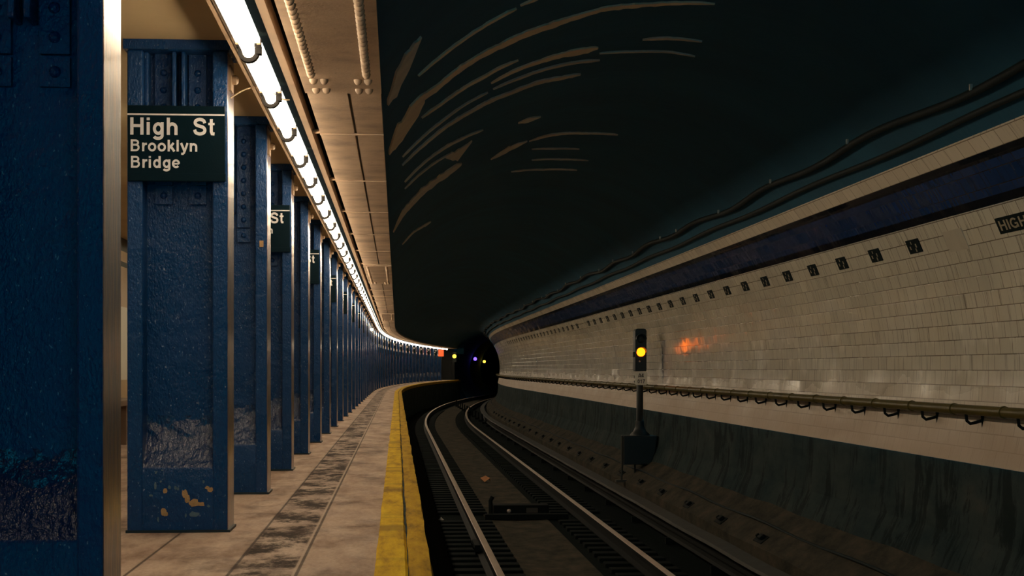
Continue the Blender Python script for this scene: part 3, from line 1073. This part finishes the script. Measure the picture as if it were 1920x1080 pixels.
def make_column(root):
    kids = []
    for sx in (-1, 1):
        m = MB()
        x0, x1 = (-CW, -CW + .07) if sx < 0 else (CW - .07, CW)
        m.box((x0, 0, 0), (x1, CD, CH), 0, xmat=1 if sx > 0 else None)
        kids.append((m.build('flange', [M['blue'], M['side']], root, bevel=.007), []))
    m = MB()
    m.box((-CW + .068, .135, 0), (CW - .068, .150, CH), 0)
    kids.append((m.build('web', M['blue'], root), []))
    # filler with a sloping wrinkled top
    m = MB()
    nx, nz = 22, 20
    x0, x1 = -CW + .068, CW - .068
    prof = [(0.004, 0.0), (0.004, 0.295)]
    rows = [(0.004, 0.0), (0.004, 0.15), (0.004, 0.288), (0.008, 0.298)]
    for i in range(1, nz + 1):
        t = i / nz
        rows.append((0.008 + 0.127 * (1 - (1 - t) ** 1.9), 0.298 + 0.235 * t))
    V, F = [], []
    for j, (y, z) in enumerate(rows):
        for i in range(nx + 1):
            x = x0 + (x1 - x0) * i / nx
            q = 0.0
            if j > 3:
                q = 0.010 * noise.noise(Vector((x * 14, z * 20, 1))) + 0.006 * noise.noise(Vector((x * 45, z * 45, 4)))
                q *= min(1, (j - 3) / 3)
            V.append((x, y + q, z + q * .6))
    for j in range(len(rows) - 1):
        for i in range(nx):
            a = j * (nx + 1) + i
            F.append((a, a + 1, a + nx + 2, a + nx + 1))
    m.raw(V, F[:3 * nx], 1, smooth=True)
    m.raw(V, F[3 * nx:], 0, smooth=True)
    kids.append((m.build('filler', [M['blue_foot'], M['blue']], root, weld=True), []))
    # riveted plates in the head
    for cx in (-.078, .078):
        m = MB()
        m.box((cx - .040, .108, 1.60), (cx + .040, .136, CH), 0)
        m.box((cx - .040, .112, 1.512), (cx + .040, .136, 1.592), 0)
        q = m.build('rivet_plate', M['blue'], root)
        riv = []
        for z in [1.552] + [1.645 + .079 * i for i in range(7)]:
            w = MB()
            w.dome((0, 0, 0), (0, -1, 0), .0165, .015, 0, 12, 3)
            if riv:
                rv = riv[0].copy()
                COL.objects.link(rv)
            else:
                rv = w.build('rivet', M['blue'])
            rv.parent = q
            rv.location = (cx, .108 if z > 1.6 else .112, z)
            riv.append(rv)
        kids.append((q, riv))
    for cx in (-.021, .021):
        m = MB()
        m.box((cx - .009, .030, 1.68), (cx + .009, .136, CH), 0)
        kids.append((m.build('stiffener', M['blue'], root, bevel=.005), []))
    m = MB()
    m.box((-CW + .069, .055, 1.68), (-CW + .088, .136, CH), 0)
    kids.append((m.build('stiffener', M['blue'], root, bevel=.005), []))
    m = MB()
    m.box((-CW - .015, -.02, CH), (CW + .012, CD + .02, 2.2495), 0)
    kids.append((m.build('cap_plate', M['blue'], root), []))
    # little bolted clamp on the track side
    m = MB()
    m.box((CW - .002, .03, 2.03), (CW + .012, .13, 2.145), 0)
    m.tube([(CW + .01, .08, 2.085), (CW + .030, .08, 2.085)], .022, 0, 10)
    m.dome((CW + .030, .08, 2.085), (1, 0, 0), .022, .012, 0, 10, 3)
    kids.append((m.build('clamp', M['rail_paint'], root), []))
    m = MB()
    m.box((-CW - .006, -.006, 0), (CW + .010, CD + .006, .012), 0)
    kids.append((m.build('base_plate', M['black'], root), []))
    return kids


COLS = [4.29, 7.40] + [9.62 + 2.21 * i for i in range(43)]
CLAT = -1.0015
ORD = ['first', 'second', 'third', 'fourth', 'fifth', 'sixth', 'seventh', 'eighth', 'ninth', 'tenth']
COL_LABEL = {
    0: 'huge dark blue riveted steel column with tan glare painted on its side, before the sign column',
    1: 'blue steel column with the large readable station sign and chipped orange spots at its foot',
    2: 'blue steel column with a row of rivets, just behind the one with the large sign',
    3: 'blue steel column whose sign shows only the last two letters of the station name',
    4: 'blue steel column standing between the second and third sign columns',
    5: 'blue steel column carrying the third black sign along the platform',
    6: 'blue steel column just past the one with the third sign',
    7: 'blue steel column carrying the fourth black sign along the platform',
}
first = None
col_objs = []
for i, s in enumerate(COLS):
    loc = P(s, CLAT, 0)
    if first is None:
        first = empty('steel_column', loc)
        ckids = make_column(first)
        far_kids = [(a, []) for a, b in ckids]
        o = first
    else:
        o = copy_tree(first, ckids if i < 6 else far_kids, loc, turn(s))
    tag(o, COL_LABEL.get(i, 'slender looking blue steel column among the crowded far ones along the curve'), 'column',
        'blue steel columns along the platform edge', 'thing')
    col_objs.append(o)

# chips and scuffs on the second column's foot
col2 = col_objs[1]


def blob(m, cx, cz, rx, rz, seed, y=0.0028, n=16):
    pts = []
    for i in range(n):
        a = 2 * math.pi * i / n
        q = 1 + 0.45 * noise.noise(Vector((math.cos(a) * 1.7 + seed, math.sin(a) * 1.7, seed * 1.3)))
        pts.append((cx + rx * q * math.cos(a), y, cz + rz * q * math.sin(a)))
    m.face(pts, 0)


PX = 3000 / 7.33
lx = lambda px: (px - 335) / PX
lz = lambda py: EYE - (py - 691) / PX
for spots in ([(348, 925, 5, 8), (353, 934, 5, 8), (364, 943, 10, 8), (377, 945, 9, 4)], [(312, 920, 4, 5)], [(390, 914, 4, 4), (396, 918, 5, 4)], [(309, 959, 6, 6), (313, 963, 5, 4)]):
    m = MB()
    for k, (a, b, c, d_) in enumerate(spots):
        blob(m, lx(a), lz(b), c / PX, d_ / PX, a * .37 + k, 0.0026 - 0.0002 * k)
    o = m.build('paint_chip', M['chip'], col2)
    o['label'] = 'bare orange chip in the blue paint'
m = MB()
for k, (a, b, c, d_) in enumerate([(295, 885, 2, 3), (306, 881, 2, 1.5), (294, 910, 2, 7), (320, 913, 3, 3), (331, 914, 3, 4), (336, 916, 2, 3), (366, 964, 9, 5), (350, 966, 2, 4), (299, 973, 2, 5), (304, 902, 2, 2), (383, 903, 2, 3), (286, 928, 4, 2), (392, 949, 3, 2)]):
    blob(m, lx(a), lz(b), c / PX, d_ / PX, a * .21 + k, 0.0024)
o = m.build('scuff', M['chip_pale'], col2)

# rust tag on the flange of the third column
m = MB()
m.box((CW - .045, -.006, 1.475), (CW - .022, .001, 1.512), 0)
o = m.build('rust_tag', M['chip'], col_objs[2])

# wire from the second column to the light strip
w0 = P(7.5, -0.772, EYE + 1.255)
pts = []
for i in range(15):
    t = i / 14
    p = w0.lerp(P(7.5, -0.50, EYE + 1.285), t)
    p.z += 0.055 * math.sin(math.pi * min(1, t * 1.15)) - 0.035 * t
    pts.append(p)
m = MB()
m.tube(pts, .0035, 0, 6)
tag(m.build('wire', M['wire']), 'thin bent wire running from the sign column across to the light strip', 'wire')

# ------------------------------------------------------------------ station signs
def make_sign(root):
    m = MB()
    m.box((-.222, -.014, 0), (.216, -.001, .345), 0)
    m.box((-.212, -.0155, .002), (.219, -.013, .036), 0)
    a = m.build('panel', M['sign'], root, bevel=.003)
    m = MB()
    k = 7.27 / 3000
    X = lambda px: (px - 332.5) * k
    Z = lambda py: (340 - py) * k
    m.box((X(240.5), -.0156, Z(216)), (X(421), -.0140, Z(213)), 0)
    b = m.build('white_line', M['white'], root)
    m = MB()
    write(m, 'High St', X(245.5), X(401.5), Z(253), 32.5 * k, -.0142, gap=.80)
    c = m.build('lettering', M['white'], root)
    m = MB()
    write(m, 'Brooklyn', X(246.5), X(370.5), Z(284), 22 * k, -.0142)
    d_ = m.build('lettering', M['white'], root)
    m = MB()
    write(m, 'Bridge', X(247), X(337.5), Z(315), 22 * k, -.0142)
    e = m.build('lettering', M['white'], root)
    return [(a, []), (b, []), (c, []), (d_, []), (e, [])]


SIGN_LABEL = {
    1: 'large black station sign with white lettering, fully readable, on the blue column',
    3: 'black station sign half hidden, showing only the letters St',
    5: 'third black station sign along the platform, mostly hidden by the column before it',
    7: 'fourth black station sign along the platform, a thin strip behind a column',
}
first = None
for i in range(1, len(COLS), 2):
    s = COLS[i]
    loc = P(s - .004, CLAT, 1.603)
    if first is None:
        first = empty('station_sign', loc)
        skids = make_sign(first)
        o = first
    else:
        o = copy_tree(first, skids, loc, turn(s))
    tag(o, SIGN_LABEL.get(i, 'tiny black station sign on one of the crowded far columns'), 'sign', 'station signs on the columns')

# small two-tone plates on the track side of the far columns
first = None
for i in range(24, len(COLS)):
    s = COLS[i] + .13
    loc = P(s, CLAT + CW + .006, 1.33)
    if first is None:
        first = empty('track_side_plate', loc, turn(s))
        m = MB()
        m.box((0, -.15, 0), (.012, .15, .20), 0)
        a = m.build('dark_panel', M['sign'], first)
        m = MB()
        m.box((0, -.15, .205), (.012, .15, .31), 0)
        b = m.build('white_panel', M['white'], first)
        b['label'] = 'white upper panel'
        pk = [(a, []), (b, [])]
        o = first
    else:
        o = copy_tree(first, pk, loc, turn(s))
    tag(o, 'tiny black and white plate under the light strip on the curving far columns', 'sign', 'plates on the far columns')

# ------------------------------------------------------------------ bench behind the columns
s0, lat0 = 14.7, -3.12
bench = tag(empty('platform_bench', P(s0 + .9, lat0 + .3, 0)), 'brown wooden bench seen through the slit between the first two columns', 'bench')
m = MB(); m.box((lat0, s0, .39), (lat0 + .50, s0 + 2.6, .44)); child(m.build('seat', M['wood']), bench)
m = MB(); m.box((lat0, s0, .50), (lat0 + .06, s0 + 2.6, .73)); child(m.build('backrest', M['wood']), bench)
for y in (s0 + .06, s0 + 1.27, s0 + 2.5):
    m = MB(); m.box((lat0 + .02, y, 0), (lat0 + .46, y + .05, .39)); m.box((lat0 + .0, y, .39), (lat0 + .05, y + .05, .70)); child(m.build('leg', M['wood']), bench)

# ------------------------------------------------------------------ rails, ties, third rail
ZR = EYE - 1.89
XL, XR = 0.945, 2.50


def rail_prof(x):
    h = ZR
    return [(x - .036, h - .004), (x - .030, h), (x + .030, h), (x + .036, h - .004), (x + .036, h - .035), (x + .009, h - .05), (x + .009, h - .125), (x + .07, h - .14), (x + .07, h - .15),
            (x - .07, h - .15), (x - .07, h - .14), (x - .009, h - .125), (x - .009, h - .05), (x - .036, h - .035)]


for x, lab in ((XL, 'shiny running rail beside the yellow platform edge'), (XR, 'shiny running rail on the third rail side of the track')):
    m = MB()
    m.sweep(rail_prof(x), SB, SF - 2, [0, 0, 0, 1, 1, 1, 1, 1, 1, 1, 1, 1, 1, 1], closed=True, fine=1.0, caps=True)
    o = m.build('running_rail', [M['rail_top'], M['rail_side']])
    tag(o, lab, 'rail')
jb = tag(empty('rail_joint', P(17.8, XL - .03, ZR - .1)), 'dark bolted joint bar on the rail by the platform', 'rail joint')
m = MB(); m.box((XL - .10, 17.5, ZR - .12), (XL - .04, 18.1, ZR - .045)); child(m.build('joint_bar', M['iron']), jb)
for q in range(4):
    m = MB(); m.dome((XL - .10, 17.58 + q * .145, ZR - .08), (-1, 0, 0), .018, .022, 0, 8, 2); child(m.build('bolt', M['iron']), jb)

first = None
TL = {True: 'short black timber block under the rail nearer the platform', False: 'short black timber block under the rail on the third rail side'}
s = 12.5
while s < 78:
    if 21.7 < s < 22.8:
        s += .47
        continue
    for x, near in ((XL, True), (XR, False)):
        loc = P(s, x, ZR - .21)
        if first is None:
            m = MB()
            m.box((-.38, -.11, -.02), (.33, .11, .058), 0)
            first = m.build('railroad_tie', M['tie'], bevel=.012, loc=loc)
            o = first
        else:
            o = first.copy()
            COL.objects.link(o)
            o.location = loc
        o.rotation_euler = (0, 0, turn(s) + (0 if near else math.pi) + random.uniform(-.02, .02))
        tag(o, TL[near], 'railroad tie', 'tie blocks by the platform' if near else 'tie blocks on the third rail side')
    s += .47

third = tag(empty('third_rail', P(16, 3.2, ZR)), 'third rail under a grey cover board beside the dusty bank', 'third rail')
m = MB()
m.sweep([(3.17, -1.10), (3.23, -1.10), (3.23, -1.13), (3.21, -1.16), (3.21, -1.20), (3.24, -1.22), (3.16, -1.22), (3.19, -1.20), (3.19, -1.16), (3.17, -1.13)], SB, SF - 2, 0, closed=True, fine=1.0)
child(m.build('contact_rail', M['rail_side']), third)
m = MB()
m.sweep([(3.10, -1.02), (3.12, -.995), (3.27, -.975), (3.285, -.985), (3.285, -1.01), (3.12, -1.03)], SB, SF - 2, 0, closed=True, fine=0.7,
        wob=lambda s, i: (.006 * noise.noise(Vector((s * .8, 0, 2))), .012 * noise.noise(Vector((s * .6, 3, 2)))))
child(m.build('cover_board', M['board']), third)
s = 13.1
while s < 90:
    m = MB()
    m.prism([(3.12, -1.30), (3.30, -1.30), (3.30, -1.0), (3.24, -1.0), (3.24, -1.22), (3.12, -1.22)], s - .04, s + .04, 0, axis='y')
    o = child(m.build('bracket', M['iron']), third)
    s += 2.7
sp = [15.0, 16.9, 18.8, 20.7, 22.5, 24.5] + [26.4 + 1.9 * i for i in range(18)]
first = None
for k, s in enumerate(sp):
    loc = P(s, 3.46, -.87)
    if first is None:
        m = MB()
        m.box((-.06, -.17, -.05), (.05, .17, .015), 0)
        m.box((-.03, -.10, .015), (.03, .02, .05), 0)
        m.tube([(0, .12, 0), (0, .12, .045)], .022, 0, 8)
        first = m.build('anchor_block', M['iron'], loc=loc, bevel=.01)
        o = first
    else:
        o = first.copy()
        COL.objects.link(o)
        o.location = loc
    o.rotation_euler = (0, math.radians(-36), turn(s))
    tag(o, 'small black iron anchor on the dusty bank behind the third rail', 'anchor', 'anchors along the bank')
m = MB()
m.tube([P(s, 3.585, -.765 + .012 * math.sin(s * 1.7)) for s in stations(SB, 100, .7)], .014, 0, 6)
tag(m.build('bank_cable', M['cable']), 'thin dark cable lying along the dusty bank above the anchors', 'cable')

# train stop between the rails
zt = -1.30
ts = tag(empty('train_stop', P(22.0, 1.7, zt)), 'black iron train stop mechanism lying between the two running rails', 'train stop')
m = MB(); m.box((1.20, 21.9, zt - .03), (2.35, 22.02, zt + .05)); child(m.build('base_bar', M['iron'], bevel=.008), ts)
m = MB(); m.box((1.34, 22.3, zt - .03), (2.12, 22.62, zt + .14)); child(m.build('housing', M['iron'], bevel=.012), ts)
m = MB(); m.tube([(1.30, 22.3, zt + .02), (1.30, 22.35, zt + .20), (1.33, 22.35, zt + .26)], .03, 0, 8); child(m.build('trip_arm', M['iron']), ts)
m = MB(); m.dome((1.555, 22.298, zt + .06), (0, -1, 0), .03, .02, 0, 10, 3); child(m.build('pivot', M['rail_top']), ts)
m = MB(); m.box((1.80, 22.285, zt + .035), (1.96, 22.301, zt + .10)); o = child(m.build('cover_plate', M['board']), ts)
m = MB()
m.raw([(1.62 + .09 * math.cos(a * 1.1) * (1 + .3 * math.sin(3 * a)), 29.4 + .12 * math.sin(a * 1.1), -1.33 + .07 * (a % 2)) for a in range(6)] + [(1.62, 29.4, -1.22)],
      [(i, (i + 1) % 6, 6) for i in range(6)], 0)
tag(m.build('crumpled_litter', M['litter']), 'crumpled scrap of orange paper between the running rails', 'litter')
m = MB(); m.raw([(.60 + .04 * math.cos(a), 22.0 + .05 * math.sin(a), -1.33) for a in range(6)] + [(.6, 22.0, -1.29)], [(i, (i + 1) % 6, 6) for i in range(6)], 0)
tag(m.build('pale_litter', M['clip']), 'tiny pale scrap of paper on the ballast under the platform edge', 'litter')

# ------------------------------------------------------------------ signal
U, LT = 23.75, 3.62
sg = tag(empty('track_signal', P(U, LT, -.25)), 'black railway signal with a glowing amber light and white number plate by the tiled wall', 'signal')
sg_kids = []


def sgm(m, name, mat, parent=None, bevel=0):
    o = m.build(name, mat, parent or sg, bevel=bevel)
    return o


m = MB()
m.prism([(-.265, 0), (.24, 0.0), (.21, -.24), (.14, -.43), (-.265, -.43)], -.17, .17, 0, axis='y')
sgm(m, 'relay_case', M['signal'], bevel=.012)
m = MB()
m.tube([(-.285, -.12, .0), (-.285, -.12, -.44), (-.295, -.12, -.665)], .017, 0, 8)
m.box((-.38, -.18, -.69), (-.22, -.06, -.655), 0)
sgm(m, 'leg', M['board'])
m = MB(); m.tube([(-.08, -.05, -.43), (-.08, -.05, -.60)], .014, 0, 8); sgm(m, 'leg', M['signal'])
m = MB()
m.tube([(0, 0, 0), (0, 0, .02), (0, 0, .06), (0, 0, .12), (0, 0, .20), (0, 0, .22), (0, 0, .225), (0, 0, .95)], [.15, .145, .10, .072, .064, .064, .052, .050], 0, 16)
for z in (.86, .79):
    m.box((-.085, -.03, z), (.085, .03, z + .03), 0)
sgm(m, 'pole', M['signal'])
m = MB()
pr = [(-.082, 0), (.082, 0), (.086, .03), (.086, .60), (.075, .625), (.05, .635), (-.05, .635), (-.075, .625), (-.086, .60), (-.086, .03)]
m.prism([(a, b + .96) for a, b in pr], -.11, .10, 0, axis='y')
m.box((-.108, -.06, 1.17), (-.084, 0, 1.25), 0)
head = sgm(m, 'signal_head', M['signal'], bevel=.008)
m = MB()
for zc in (1.245, 1.44):
    n = 14
    for i in range(n):
        a0, a1 = math.radians(-5 + 190 * i / n), math.radians(-5 + 190 * (i + 1) / n)
        V = []
        for y in (-.11, -.19):
            for a, r in ((a0, .074), (a0, .079), (a1, .079), (a1, .074)):
                V.append((r * math.cos(a), y, zc + r * math.sin(a)))
        m.raw(V, [(0, 1, 2, 3), (7, 6, 5, 4), (0, 4, 5, 1), (1, 5, 6, 2), (2, 6, 7, 3), (3, 7, 4, 0)], 0)
m.build('visor', M['signal'], sg)
m = MB(); m.dome((0, -.110, 1.245), (0, -1, 0), .066, .03, 0, 22, 4)
o = m.build('lens', M['amber'], sg); o['label'] = 'glowing amber lens'
m = MB(); m.dome((0, -.110, 1.44), (0, -1, 0), .062, .02, 0, 20, 3)
o = m.build('lens', M['black'], sg); o['label'] = 'unlit dark lens'
m = MB(); m.dome((-.02, -.110, 1.105), (0, -1, 0), .013, .012, 0, 10, 3); m.build('stud', M['clip'], sg)
m = MB()
pr = [(-.075, .755), (.075, .755), (.093, .775), (.093, .93), (.075, .95), (-.075, .95), (-.093, .93), (-.093, .775)]
m.prism(pr, -.128, -.115, 0, axis='y')
pl = m.build('number_plate', M['plate'], sg); pl['label'] = 'white number plate with black characters'
m = MB()
write(m, 'A4', -.040, .036, .868, .058, -.1285)
m.build('lettering', M['ink'], pl)
m = MB()
write(m, '017', -.052, .054, .780, .058, -.1285)
m.build('lettering', M['ink'], pl)

# ------------------------------------------------------------------ pipe on the wall
ZP, LP = EYE - .278, 3.835
pipe = tag(empty('wall_pipe', P(12, LP, ZP)), 'long olive yellow pipe handrail bracketed along the cream tiled wall', 'pipe')
m = MB()
m.tube([P(s, LP, ZP) for s in stations(SB, 118, .9)], .034, 0, 12)
child(m.build('pipe', M['pipe']), pipe)
s = 8.75
while s < 80:
    m = MB()
    p = lambda l, z: P(s, l, ZP + z)
    m.tube([p(LP, -.030), p(LP + .005, -.075), p(LP + .03, -.095), p(LP + .075, -.085), p(LP + .125, -.07)], .011, 0, 8)
    m.tube([p(LP + .118, -.02), p(LP + .118, -.15)], [.018, .007], 0, 8)
    child(m.build('bracket', M['iron']), pipe)
    m = MB()
    c0, c1 = P(s + .22, LP, ZP), P(s + .245, LP, ZP)
    m.tube([c0, c1], .040, 0, 12)
    child(m.build('collar', M['pipe']), pipe)
    s += .91

# ------------------------------------------------------------------ cables on the shoulder of the vault
m = MB()
m.tube([P(s, *ring(46.0 + .55 * math.sin(s * 1.9) + .3 * math.sin(s * 0.7), 2.215)) for s in stations(SB, 120, .3)], .026, 0, 8)
tag(m.build('upper_cable', M['cable']), 'upper sagging black cable above the pale tile border of the wall', 'cable')
m = MB()
m.tube([P(s, *ring(42.0 + .25 * math.sin(s * 1.5 + 1), 2.225)) for s in stations(SB, 120, .3)], .022, 0, 8)
tag(m.build('lower_cable', M['cable']), 'lower black cable just above the pale tile border of the wall', 'cable')
first = None
s = 8.9
while s < 45:
    l, z = ring(46.6 + .55 * math.sin(s * 1.9) + .3 * math.sin(s * .7), 2.20)
    if first is None:
        m = MB(); m.box((-.008, -.008, 0), (.008, .008, .035)); first = m.build('cable_clip', M['clip'], loc=P(s, l, z)); o = first
    else:
        o = first.copy(); COL.objects.link(o); o.location = P(s, l, z)
    tag(o, 'tiny pale clip on the upper sagging cable over the wall', 'clip', 'clips on the upper cable')
    s += random.choice((1.1, 1.9, 2.4))

# ------------------------------------------------------------------ caption tiles
A_C = math.degrees(math.asin(.90 / RW))


def tablet(half, marks):
    """local: x along the track away from the viewer is -x; plate stands in the xz plane facing -y"""
    m = MB(); m.box((-half, -.004, -.053), (half, .004, .053)); a = m.build('plate', M['tablet'])
    m = MB(); marks(m); b = m.build('marks', M['tablet_ink'])
    return a, b


def place_tablet(o, s):
    l, z = ring(A_C, RW - .003)
    o.location = P(s, l, z)
    # face the track: local -y turns towards the tube's centre
    m = Matrix.Rotation(turn(s) - math.pi / 2, 4, 'Z') @ Matrix.Rotation(math.radians(A_C), 4, 'X')
    o.rotation_euler = m.to_euler()


def small_marks(m):
    m.box((-.035, -.006, .018), (-.022, -.003, .040))
    m.box((-.085, -.006, -.022), (-.066, -.003, .004))
    m.box((.045, -.006, -.012), (.066, -.003, .016))
    m.box((.020, -.006, -.045), (.040, -.003, -.018))


def high_marks(m):
    write(m, 'HIGH', -.215, .215, -.033, .066, -.0042)


root = empty('caption_tile', (0, 0, 0))
a, b = tablet(.255, high_marks)
a.parent = root; b.parent = root
place_tablet(root, 9.62)
tag(root, 'wide black caption tile with pale letters high on the wall at its near end', 'tile sign')
SPOTS = [11.52 + .955 * i for i in range(22)] + [33.6 + .955 * i for i in range(24)]
first = None
for k, s in enumerate(SPOTS):
    if first is None:
        first = empty('caption_tile', (0, 0, 0))
        a, b = tablet(.14, small_marks)
        a.parent = first; b.parent = first
        tk = [(a, []), (b, [])]
        o = first
    else:
        o = copy_tree(first, tk, (0, 0, 0), 0)
    place_tablet(o, s)
    tag(o, ('%s small square black caption tile after the wide one, counting along the wall' % ORD[k]) if k < 8 else
        'tiny black caption tile in the long row shrinking toward the bend', 'tile sign', 'small black caption tiles along the wall')
m = MB(); m.box((-.20, -.004, -.10), (.16, .004, .05)); m.box((-.05, -.006, .0), (.08, -.003, .02))
o = m.build('mortar_patch', M['patch']); place_tablet(o, 10.65)
tag(o, 'grey mortar patch in the cream tile between the wide and small caption tiles', 'patch')

# ------------------------------------------------------------------ distant lamps
def lamp_unit(name, lens, loc, rz, size, label, cat):
    e = tag(empty(name, loc, rz), label, cat)
    m = MB(); m.box((-size * .8, 0, -size * 2.2), (size * .8, size, size * 1.6)); m.build('case', M['black'], e)
    m = MB(); m.dome((0, 0, 0), (0, -1, 0), size * .75, size * .45, 0, 16, 4); m.build('lens', lens, e)
    return e


for name, mat, l, z, s, size, lab, cat in (
        ('blue_tunnel_lamp', 'blue_lamp', -0.148, 1.451, 117, .17, 'small glowing blue lamp in the dark tunnel beyond the platform', 'lamp'),
        ('distant_signal', 'yellow_lamp', -0.251, 1.282, 123, .15, 'tiny yellow signal light in the dark tunnel next to the blue lamp', 'signal'),
        ('platform_end_lamp', 'yellow_lamp', -0.183, 1.553, 104.9, .17, 'small yellow lamp at the far end of the platform under the last light', 'lamp')):
    lamp_unit(name, M[mat], P(s, l, z), turn(s), size, lab, cat)
l, z = -0.323, 1.696
e = tag(empty('orange_sign', P(98, l, z), turn(98)), 'small glowing orange red box sign under the far end of the light strip', 'sign')
m = MB(); m.box((-.16, 0, -.2), (.16, .08, .2)); m.build('lit_face', M['orange_lamp'], e)
m = MB(); m.box((-.18, .005, -.22), (.18, .10, .22)); m.build('case', M['black'], e)
m = MB(); m.tube([(0, .05, .2), (0, .05, 2.049 - z)], .02, 0, 8); m.build('hanger', M['black'], e)
l, z = -0.723, 1.868
e = tag(empty('globe_lamp', P(45.5, l, z)), 'small round pale globe lamp on a column under the light strip', 'lamp')
m = MB(); m.dome((0, 0, 0), (0, 0, -1), .05, .06, 0, 14, 4); m.dome((0, 0, 0), (0, 0, 1), .05, .03, 0, 14, 4); m.build('globe', M['globe'], e)
m = MB(); m.tube([(0, 0, .025), (0, 0, .16)], .016, 0, 8); m.build('stem', M['black'], e)
